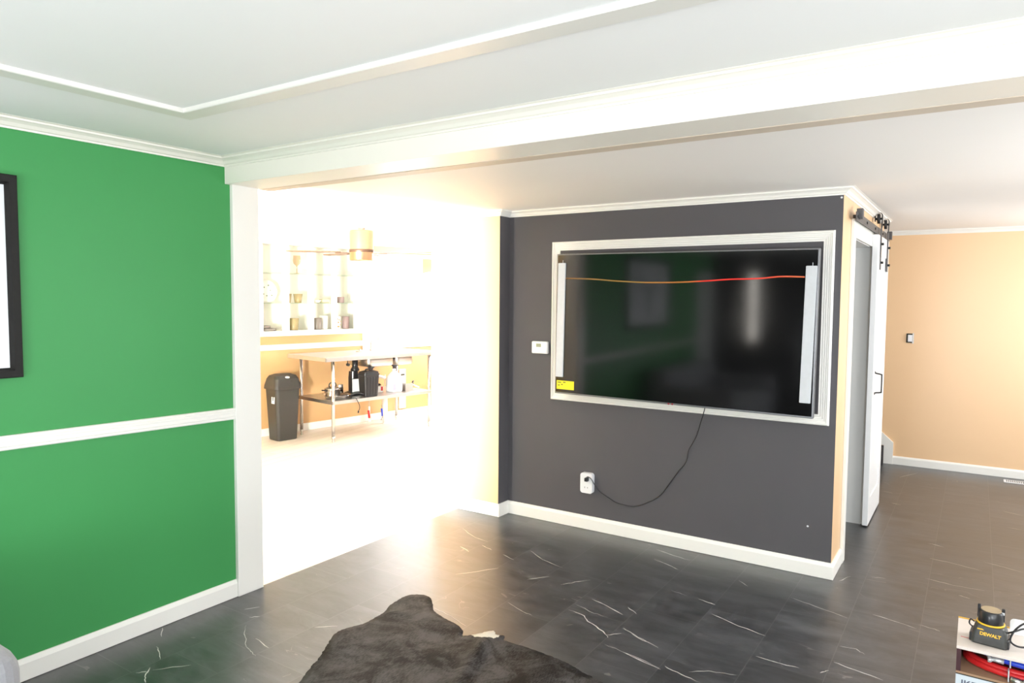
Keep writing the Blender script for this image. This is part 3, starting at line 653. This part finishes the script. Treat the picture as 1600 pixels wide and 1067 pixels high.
for y0, y1 in ((.56, .945), (.975, 1.25)):
    bm = B(); cx, cy = -.33, (y0+y1)/2
    loft(bm, [[Vector((cx+u, cy+v, z)) for u, v in rrect(w, d, .05, 6)] for w, d, z in ((.21, (y1-y0)/2, .931), (.21, (y1-y0)/2, .80), (.195, (y1-y0)/2-.015, .785), (.16, (y1-y0)/2-.05, .781))], smooth=True); b_ = obj('basin', bm, M_steel, t)
    bm = B(); lathe(bm, [(.045, .7805), (.045, .76), (.028, .745), (.024, .70), (.024, .69)], (cx, cy, 0), 18); obj('drain', bm, M_iron, b_)
bm = B(); tube(bm, [(-.33, .7525, .70), (-.33, .7525, .67), (-.35, .79, .64), (-.40, .90, .635), (-.45, 1.05, .60)], .020, 10, 5); tube(bm, [(-.33, 1.112, .70), (-.33, 1.112, .64), (-.38, 1.10, .61), (-.45, 1.10, .60)], .020, 10, 5); obj('waste_pipe', bm, M_pvc, t)
bm = B(); cyl(bm, (-.56, 1.14, .004), (-.56, 1.14, .418), .030, seg=18); cyl(bm, (-.56, 1.14, .0005), (-.56, 1.14, .012), .042, seg=18); obj('standpipe', bm, M_pvc, t)
bm = B(); lathe(bm, [(.028, .944), (.028, .952), (.019, .956), (.019, 1.04), (.011, 1.05)], (-.55, .925, 0), 16); tube(bm, [(-.55, .925, 1.045), (-.55, .925, 1.17), (-.545, .925, 1.20), (-.50, .94, 1.215), (-.46, .955, 1.19), (-.455, .96, 1.13)], .009, 10, 5); cyl(bm, (-.455, .96, 1.15), (-.452, .962, 1.075), .013, .016, 14); fa = obj('faucet', bm, M_chrome, t)
bm = B(); cyl(bm, (-.54, .945, 1.03), (-.50, .985, 1.035), .006, seg=10); obj('lever', bm, M_chrome, fa)
bm = B(); cyl(bm, (-.02, .20, .848), (.012, .20, .848), .016, seg=14); cyl(bm, (-.01, .20, .848), (-.01, .20, .932), .006, seg=8); obj('knob', bm, M_plastic, t)
bm = B(); lathe(bm, [(.05, .9445), (.055, .947), (.03, .953), (.012, .955), (.012, .966), (.018, .970), (.0, .972)], (-.48, .70, 0), 18); o = obj('sink_plug', bm, M_steel); kset(o); tag(o, 'small steel sink strainer lying on the table top beside the faucet', 'strainer')

# bin
t = kt('trash_can', 'dark grey swing-top bin beside the steel sink table', 'bin', -.285, .565)
bm = B(); R = [(.100, .118, .0005, .03), (.106, .124, .008, .035), (.128, .150, .56, .04), (.128, .150, .60, .04)]
loft(bm, [[Vector((x, y, z)) for x, y in rrect(w, d, r)] for w, d, z, r in R], smooth=False); obj('bin_body', bm, M_grey, t)
bm = B(); R = [(.142, .164, .575, .04), (.143, .165, .585, .04), (.140, .162, .615, .04), (.122, .148, .69, .05), (.096, .132, .725, .05), (.05, .09, .742, .045)]
loft(bm, [[Vector((x, y, z)) for x, y in rrect(w, d, r)] for w, d, z, r in R], smooth=False); li = obj('swing_lid', bm, M_grey, t)
bm = B(); lathe(bm, [(.0, 0), (.024, .0), (.024, .0015), (.0, .002)], seg=20); o = obj('oval_badge', bm, M_paper, li, (.113, -.005, .708)); o.rotation_euler = (0, math.radians(38), 0); o.scale = (.7, 1.15, 1)
bm = B(); box(bm, -.002, .002, .02, .05, -.002, .002); 
for v in bm.verts: v.co += Vector((.138, 0, .665))
obj('lid_latch', bm, M_ink, li)
bm = B(); box(bm, .02, .085, -.0012, .0, -.05, .05); stk = obj('sticker', bm, M_paper, t, (0, -.1468, .47)); stk.rotation_euler = (-.045, 0, 0); stk['label'] = 'white sticker'
bm = B(); prism(bm, [(.045, -.02), (.060, -.02), (.064, .03), (.058, .036), (.047, .036), (.041, .03)], 'y', -.0018, -.0011); obj('sticker_picture', bm, M_ink, stk)

# things on the undershelf (its top is at .455)
ZS = .4555
t = kt('frying_pan', 'wide shallow steel pan on the undershelf near the end of the table', 'pan', .185, .20, ZS)
bm = B(); lathe(bm, [(.11, 0), (.118, .004), (.150, .038), (.154, .040), (.148, .036), (.112, .006), (.0, .005)], seg=32); obj('pan_body', bm, M_chrome, t)
bm = B(); tube(bm, [(.10, .10, .03), (.14, .14, .052), (.16, .20, .05), (.14, .26, .035)], .007, 8, 6); obj('pan_handle', bm, M_plastic, t)
t = kt('cooking_pot', 'lidded stainless pot nested in the wide pan', 'pot', .135, .215, ZS+.0062)
bm = B(); lathe(bm, [(.080, 0), (.086, .006), (.088, .098), (.092, .101)], seg=32); obj('pot_body', bm, M_chrome, t)
bm = B(); lathe(bm, [(.092, .1015), (.09, .108), (.06, .126), (.02, .134), (.0, .135)], seg=32); l = obj('pot_lid', bm, M_chrome, t)
bm = B(); tube(bm, [(0, -.045, .128), (0, -.042, .155), (0, -.02, .172), (0, .02, .172), (0, .042, .155), (0, .045, .128)], .007, 8, 5); obj('lid_handle', bm, M_plastic, l)
for s in (-1, 1):
    bm = B(); tube(bm, [(-.02, s*.086, .088), (-.02, s*.125, .094), (.02, s*.125, .094), (.02, s*.086, .088)], .007, 8, 5); obj('side_handle', bm, M_plastic, t)
t = kt('steel_canister', 'small steel canister with a black band beside the lidded pot', 'canister', .335, .365, ZS)
bm = B(); lathe(bm, [(.036, 0), (.038, .004), (.038, .125), (.034, .130), (.0, .131)], seg=24); obj('can_body', bm, M_chrome, t)
bm = B(); lathe(bm, [(.0385, .05), (.0388, .052), (.0388, .095), (.0385, .097)], seg=24); obj('band', bm, M_plastic, t)
t = kt('juicer', 'black juicer with tall feed chute and white paper label on the undershelf', 'juicer', .48, .30, ZS)
bm = B(); loft(bm, [[Vector((x, y, z)) for x, y in rrect(w, d, .04)] for w, d, z in ((.090, .085, .0005), (.095, .09, .01), (.090, .085, .03), (.055, .055, .045), (.055, .055, .20), (.05, .05, .28))], smooth=False); obj('housing', bm, M_plastic, t)
bm = B(); lathe(bm, [(.05, .28), (.052, .30), (.034, .33), (.034, .405), (.046, .410), (.046, .425)], (0, .02, 0), 20); obj('feed_chute', bm, M_plastic, t)
bm = B(); box(bm, .0555, .057, -.055, .045, .03, .19); obj('paper_label', bm, M_paper, t)
bm = B(); tube(bm, [(.085, -.06, .012), (.15, -.15, .006), (.26, -.19, .007), (.315, -.19, .008), (.336, -.185, -.02), (.338, -.16, -.07), (.336, -.155, -.11), (.336, -.17, -.135)], .004, 8, 6); cyl(bm, (.336, -.17, -.135), (.336, -.175, -.16), .010, .007, 8); obj('mains_lead', bm, M_plastic, t)
t = kt('pulp_bin', 'black ribbed plastic bin with a lid between the juicer and the milk jug', 'container', .55, .10, ZS)
bm = B(); loft(bm, [[Vector((x, y, z)) for x, y in rrect(w, d, .02)] for w, d, z in ((.062, .088, .0005), (.064, .092, .01), (.072, .104, .24), (.076, .108, .245), (.076, .108, .262))], smooth=False); obj('bin_body', bm, M_plastic, t)
for y in (-.06, -.02, .02, .06):
    bm = B(); box(bm, .068, .076, y-.008, y+.008, .02, .225, .003)
    for v in bm.verts: v.co.x -= .010*(1-min(1, max(0, v.co.z/.24)))
    obj('rib', bm, M_plastic, t)
bm = B(); loft(bm, [[Vector((x, y, z)) for x, y in rrect(w, d, .03)] for w, d, z in ((.074, .106, .2625), (.072, .10, .285), (.04, .06, .298))]); obj('lid', bm, M_plastic, t)
bm = B(); tube(bm, [(0, -.05, .294), (0, -.035, .312), (0, .01, .312), (0, .02, .294)], .008, 8, 5); obj('carry_handle', bm, M_plastic, t)
t = kt('white_carton', 'small pale carton behind the black ribbed bin', 'box', .775, .30, ZS)
bm = B(); box(bm, -.06, .06, -.09, .09, .0005, .075, .003); obj('carton', bm, M_paper, t)
bm = B(); box(bm, .0602, .0608, .055, .085, .02, .07); obj('red_corner', bm, M_red, t)
t = kt('work_gloves', 'crumpled black gloves heaped on the small pale carton', 'gloves', .775, .30, ZS+.0753)
for (x, y, z, sx_, sy_, sz_) in ((0, -.03, .024, .05, .06, .022), (.01, .03, .016, .045, .055, .015), (0, -.04, .042, .035, .04, .017)):
    bm = B(); bmesh.ops.create_icosphere(bm, subdivisions=3, radius=1.)
    for v in bm.verts:
        k = 1+.25*noise.noise(v.co*2.2+Vector((x*50, y*40, z*30))); v.co = Vector((x+v.co.x*sx_*k, y+v.co.y*sy_*k, max(.0005, z+v.co.z*sz_*k)))
    obj('glove', bm, M_carpet, t, smooth=True)
t = kt('milk_jug', 'translucent white gallon jug with a white cap under the sink basins', 'jug', 1.0, .20, ZS)
bm = B(); R = [(.070, .070, .0005, .02), (.076, .076, .008, .02), (.077, .077, .14, .02), (.070, .070, .18, .03), (.045, .045, .225, .03), (.022, .022, .25, .018), (.021, .021, .262, .018)]
loft(bm, [[Vector((x, y, z)) for x, y in rrect(w, d, r)] for w, d, z, r in R], smooth=True); obj('jug_body', bm, M_milk, t)
bm = B(); lathe(bm, [(.024, .2622), (.024, .280), (.0, .2805)], seg=18); obj('cap', bm, M_paper, t)
bm = B(); tube(bm, [(.0, .07, .12), (.0, .098, .14), (.0, .088, .19), (.0, .035, .232)], .011, 8, 5); obj('jug_handle', bm, M_milk, t)
bm = B(); box(bm, .0772, .0782, -.072, -.03, .03, .10); obj('label', bm, M_lilac, t)
t = kt('steel_tray', 'shallow grey steel tray standing on the undershelf past the milk jug', 'tray', 1.235, .24, ZS)
bm = B(); box(bm, -.11, .11, -.11, .13, .0005, .004); box(bm, -.11, .11, -.114, -.11, .0005, .10); box(bm, .106, .11, -.11, .0, .004, .09); box(bm, -.11, -.106, -.11, .13, .004, .04); obj('tray_body', bm, M_steel, t)
t = kt('garlic_press', 'black and silver hand tool lying in the steel tray', 'tool', 1.28, .22, ZS+.0045)
bm = B(); tube(bm, [(0, -.06, .045), (.01, .0, .06), (.02, .06, .03), (.03, .11, .012)], .008, 8, 5); obj('steel_arm', bm, M_chrome, t)
bm = B(); tube(bm, [(.04, -.06, .03), (.02, 0, .05), (0, .03, .085), (-.01, .05, .095)], .011, 8, 5); cyl(bm, (.02, -.01, .0), (.02, -.01, .05), .02, seg=12); obj('grip', bm, M_plastic, t)

# supply valves behind, cover plate on the wall
for s, mat, nm, lb_ in ((1.06, M_red, 'hot_valve', 'red-handled water valve stub rising behind the sink table'), (1.27, M_blue, 'cold_valve', 'blue-handled water valve stub rising behind the sink table')):
    t = kt(nm, lb_, 'valve', s, .79)
    bm = B(); cyl(bm, (0, 0, .0005), (0, 0, .03), .03, .012, 14); cyl(bm, (0, 0, .03), (0, 0, .20), .011, seg=12); obj('riser', bm, M_pvc if mat is M_red else M_steel, t)
    bm = B(); cyl(bm, (0, 0, .05), (0, -.012, .15), .014, seg=12); obj('sleeve', bm, mat, t)
    bm = B(); tube(bm, [(0, 0, .19), (.01, -.01, .26), (.03, -.02, .36), (.05, -.01, .44), (.06, 0, .60)], .005, 8, 5); obj('braided_line', bm, M_steel, t)
t = kt('wall_cover', 'tall narrow white cover board fixed to the wall behind the sink table', 'cover board', 1.635, .8495, .11)
bm = B(); box(bm, .0005, .025, -.055, .055, 0, .53, .003); obj('board', bm, M_pvc, t)
bm = B(); box(bm, .0252, .030, -.03, .03, .445, .465, .001); obj('slot', bm, M_ink, t)

# open glass-shelved wall cabinet, its front at q = .53
t = kt('wall_cabinet', 'white wall cabinet with open glass shelves above the bin', 'cabinet', -.60, .53, 1.165)
H = ZB-1.165-.004; L = 1.40; D = .318
bm = B(); box(bm, -D, 0, 0, L, 0, .055, .001); box(bm, -D, 0, 0, L, H-.04, H, .001); box(bm, -D, 0, 0, .02, .055, H-.04); box(bm, -D, 0, L-.02, L, .055, H-.04); obj('carcass', bm, M_white, t)
bm = B(); box(bm, -D, -D+.006, .02, L-.02, .055, H-.04); obj('back_panel', bm, M_pale, t)
bm = B()
ST = [(0, .075), (.305, .388), (.628, .702), (.942, 1.015), (1.255, L)]
for a, b2 in ST: box(bm, -.018, .003, a, b2, .055, H-.04, .002)
box(bm, -.018, .003, 0, L, .01, .056, .002); box(bm, -.018, .003, 0, L, H-.05, H-.001, .002); obj('face_frame', bm, M_white, t)
bm = B()
def zc(s_): return ZB+max(0, (K(-.6+s_, .53)[1]-1.73))*.01406-1.1655
prism(bm, [(0, H-.03), (L, H-.03), (L, zc(L)), (0, zc(0))], 'x', -.014, .012); obj('crown_strip', bm, M_white, t)
for z in (1.533, 1.868):
    bm = B(); box(bm, -D+.008, -.02, .022, L-.022, z-1.165-.008, z-1.165); obj('glass_shelf', bm, M_shelf, t)
Z1, Z2, Z3 = 1.2203, 1.5333, 1.8683     # resting heights
Q = .635
t = kt('wine_glass', 'stemmed wine glass on the top cabinet shelf', 'glass', -.05, Q, Z3)
bm = B(); lathe(bm, [(.0, .0), (.034, .0), (.032, .003), (.006, .008), (.0045, .08), (.012, .090), (.038, .115), (.045, .145), (.039, .205)], seg=24, cap=False); obj('bowl_and_stem', bm, M_wine, t)
def tumbler(label, s, q, z, r0, r1, h, mat, name='tumbler', cat='cup', group=None, loop=False):
    t = kt(name, label, cat, s, q, z, group)
    bm = B(); lathe(bm, [(r0, 0), (r0+.002, .004), (r1, h), (r1-.003, h), (r0-.002, .008), (0, .007)], seg=24); obj('cup_body', bm, mat, t)
    if loop:
        bm = B(); tube(bm, [(0, -r1+.004, h*.8), (0, -r1-.022, h*.72), (0, -r1-.022, h*.35), (0, -r1+.004, h*.25)], .005, 8, 5); obj('cup_handle', bm, mat, t)
    return t
tumbler('amber tumbler at the middle of the second glass shelf bay', -.04, Q, Z2, .036, .053, .103, M_amber)
tumbler('amber tumbler half hidden behind a cabinet stile on the middle shelf', -.178, Q, Z2, .036, .053, .103, M_amber)
tumbler('tall ribbed amber tumbler on the cabinet floor', -.095, Q, Z1, .044, .057, .137, M_amber)
tumbler('taupe stoneware tumbler on the cabinet floor behind the third bay', .20, Q, Z1, .056, .060, .135, M_taupe)
tumbler('pale stoneware tumbler beside the taupe one', .335, Q+.06, Z1, .045, .05, .16, M_china)
tumbler('brown stoneware cup on the middle shelf in the last bay', .525, Q, Z2, .045, .052, .072, M_mauve)
tumbler('mauve stoneware tumbler at the end of the cabinet floor', .59, Q-.02, Z1, .038, .046, .15, M_mauve)
c = tumbler('pale mug with orange spots on the cabinet floor in the last bay', .48, Q, Z1, .042, .044, .15, M_china, 'mug', 'mug')
bm = B()
for i, (a, z) in enumerate(((-.5, .12), (-.2, .08), (.1, .11), (.35, .05), (-.35, .03), (0., .03), (.6, .09))):
    cyl(bm, (.0425*math.cos(a), .0425*math.sin(a), z), (.0458*math.cos(a), .0458*math.sin(a), z), .009, seg=10)
obj('spots', bm, plain('orange_glaze', (.75, .28, .10), .3), c)
for k in range(2):
    t = kt('stacked_plate', ('lower wide', 'upper smaller')[k]+' grey dish of the low stack on the cabinet floor', 'dish', -.415+(.0 if k == 0 else -.04), Q, Z1+(.0 if k == 0 else .0305), 'grey dishes on the cabinet floor')
    r = .092 if k == 0 else .062
    bm = B(); lathe(bm, [(r*.8, 0), (r, .006), (r, .030), (r*.9, .030), (r*.7, .012), (0, .011)], seg=28); obj('dish_body', bm, M_taupe, t)
t = kt('display_plate', 'round white plate with faint flowers propped upright in the cabinet', 'plate', -.385, .72, Z2+.128)
t.rotation_euler = (0, math.radians(80), -AK)
bm = B(); lathe(bm, [(.0, .004), (.08, .004), (.125, .016), (.127, .014), (.085, -.001), (0, -.001)], seg=36); obj('dish', bm, M_china, t)
for i in range(7):
    a = i*.9; k = i % 2; x, y = .05*math.cos(a)*(1+k*.5), .05*math.sin(a)*(1+k*.5)
    bm = B(); cyl(bm, (x, y, .0035), (x, y, .0065+.0045*k), .009, seg=8); obj('flower', bm, M_lcd, t)
t = kt('serving_dish', 'white dish tilted on the middle shelf beside a folded napkin', 'dish', .20, Q+.02, Z2+.0005)
bm = B(); lathe(bm, [(.04, 0), (.045, .004), (.072, .030), (.070, .032), (.044, .008), (0, .007)], seg=28); obj('dish_body', bm, M_china, t)
bm = B(); box(bm, -.04, .04, -.05, .05, 0, .045, .012, 3); o = obj('folded_napkin', bm, plain('beige_cloth', (.66, .58, .40), .9), None, K(.335, Q+.04, Z2)); o.rotation_euler = (0, 0, -AK); tag(o, 'beige folded napkin on the middle cabinet shelf', 'napkin')

# ------------------------------------------------------------------ ceiling fan
t = thing('ceiling_fan', 'copper-bodied ceiling fan with thin pale blades in the kitchen', 'ceiling fan', (-1.134, 1.722, ZB))
bm = B(); lathe(bm, [(.0, -.001), (.07, -.001), (.07, -.04), (.03, -.05), (.03, -.075)], seg=28); obj('canopy', bm, M_fanw, t)
bm = B(); lathe(bm, [(.03, -.066), (.095, -.068), (.1, -.075), (.1, -.232), (.102, -.236), (.102, -.244), (.1, -.248), (.1, -.315), (.094, -.322), (.0, -.323)], seg=40); obj('motor_drum', bm, M_copper, t)
bm = B(); lathe(bm, [(.1015, -.228), (.104, -.230), (.104, -.25), (.1015, -.252)], seg=40); obj('drum_band', bm, M_fandark, t)
view = math.atan2(1.722+2.61, -1.134-3.257)
for k, a in enumerate((view+PI/2+.02, view+.55, view-.35, view-PI/2+.17, view-PI/2-.28)):
    M = Matrix.Rotation(a, 4, 'Z')
    bm = B(); w = .055; poly = [(.17, -w*.8), (.50, -w), (.57, -w*.9), (.61, -w*.4), (.615, 0), (.61, w*.4), (.57, w*.9), (.50, w), (.17, w*.8)]
    prism(bm, poly, 'z', -.003, .003)
    for v in bm.verts: v.co = M @ (Matrix.Translation((0, 0, -.252)) @ Matrix.Rotation(math.radians(3.2), 4, 'X') @ v.co)
    bl = obj('blade', bm, M_blade, t)
    bm = B(); box(bm, .09, .22, -.014, .014, -.262, -.256, .001)
    for v in bm.verts: v.co = M @ v.co
    obj('blade_iron', bm, M_fandark, bl)
# ------------------------------------------------------------------ light: daylight through the windows, plus fill from added ones
def area(name, loc, target, w, h, power, col=(1, 1, 1)):
    l = bpy.data.lights.new(name, 'AREA'); l.shape = 'RECTANGLE'; l.size = w; l.size_y = h; l.energy = power; l.color = col
    o = bpy.data.objects.new(name, l); C.objects.link(o); o.location = loc
    o.rotation_euler = (Vector(target)-Vector(loc)).to_track_quat('-Z', 'Z').to_euler()
    return o
DAY = (.93, .97, 1.0)
area('daylight_front', (4.1, BACK+.06, 1.42), (3.6, 0, 2.1), 1.4, 1.25, P_FRONT, DAY)
area('daylight_slit', (.578, BACK+.01, 1.5), (.578, 0, 1.5), .08, .95, P_SLIT, (1, .93, .82))
area('daylight_right', (SIDE-.06, -2.2, 1.4), (0, -2.0, 3.4), 2.1, 1.2, P_RIGHT, DAY)
area('fill_light_low', (2.1, BACK+.08, .85), (1.3, -1.4, 2.8), .9, .8, P_LOWFILL, DAY)  # added fill, aimed up at the middle and left of the ceiling
area('daylight_far', (-1.95, 5.82, 1.62), (-2.1, 3.2, 2.6), 1.8, .9, P_FAR, (1, .99, .98))
area('daylight_hall', (SIDE-.03, 4.25, 1.4), (1.5, 3.6, 1.5), 1.2, .95, P_HALL, DAY)
area('fill_light_side', (SIDE-.08, 1.1, 1.35), (0, 1.3, 3.0), 1.5, 1.1, P_SIDEFILL, DAY)  # added fill for the hall ceiling and the door side
area('daylight_kitchen', (-.31, -1.20, 1.0), (-.31, .7, 2.3), .28, .8, P_KIT, (1, .99, .98))
k0 = K(1.78, .80, 1.72); k1 = K(1.78, -1, 1.5)
area('daylight_sink', k0, k1, 1.4, .85, P_SINK, (1, .99, .97))
w = bpy.data.worlds.new('sky'); S.world = w; w.use_nodes = True
bg = w.node_tree.nodes['Background']; bg.inputs[0].default_value = (.92, .97, 1, 1); bg.inputs[1].default_value = W_STR

# ------------------------------------------------------------------ camera
cd = bpy.data.cameras.new('camera'); cam = bpy.data.objects.new('camera', cd); C.objects.link(cam)
fw = Vector((-.5493384850848402, .8334085334617956, -.06047681504305574)); r_ = Vector((.8346606691434533, .5507126068437155, .007562542456213651)); u_ = Vector((-.039608031883642036, .04632322329521558, .9981409533697363))
M = Matrix((r_, u_, -fw)).transposed().to_4x4(); M.translation = Vector((3.257153606571719, -2.6099063810069305, 1.6))
cam.matrix_world = M
cd.sensor_fit = 'HORIZONTAL'; cd.sensor_width = 36.; cd.lens = 24.84446965274233; cd.clip_start = .02
S.camera = cam
S.view_settings.view_transform = 'Standard'; S.view_settings.look = 'None'; S.view_settings.exposure = EXPO; S.view_settings.gamma = 1.; S.view_settings.use_curve_mapping = False
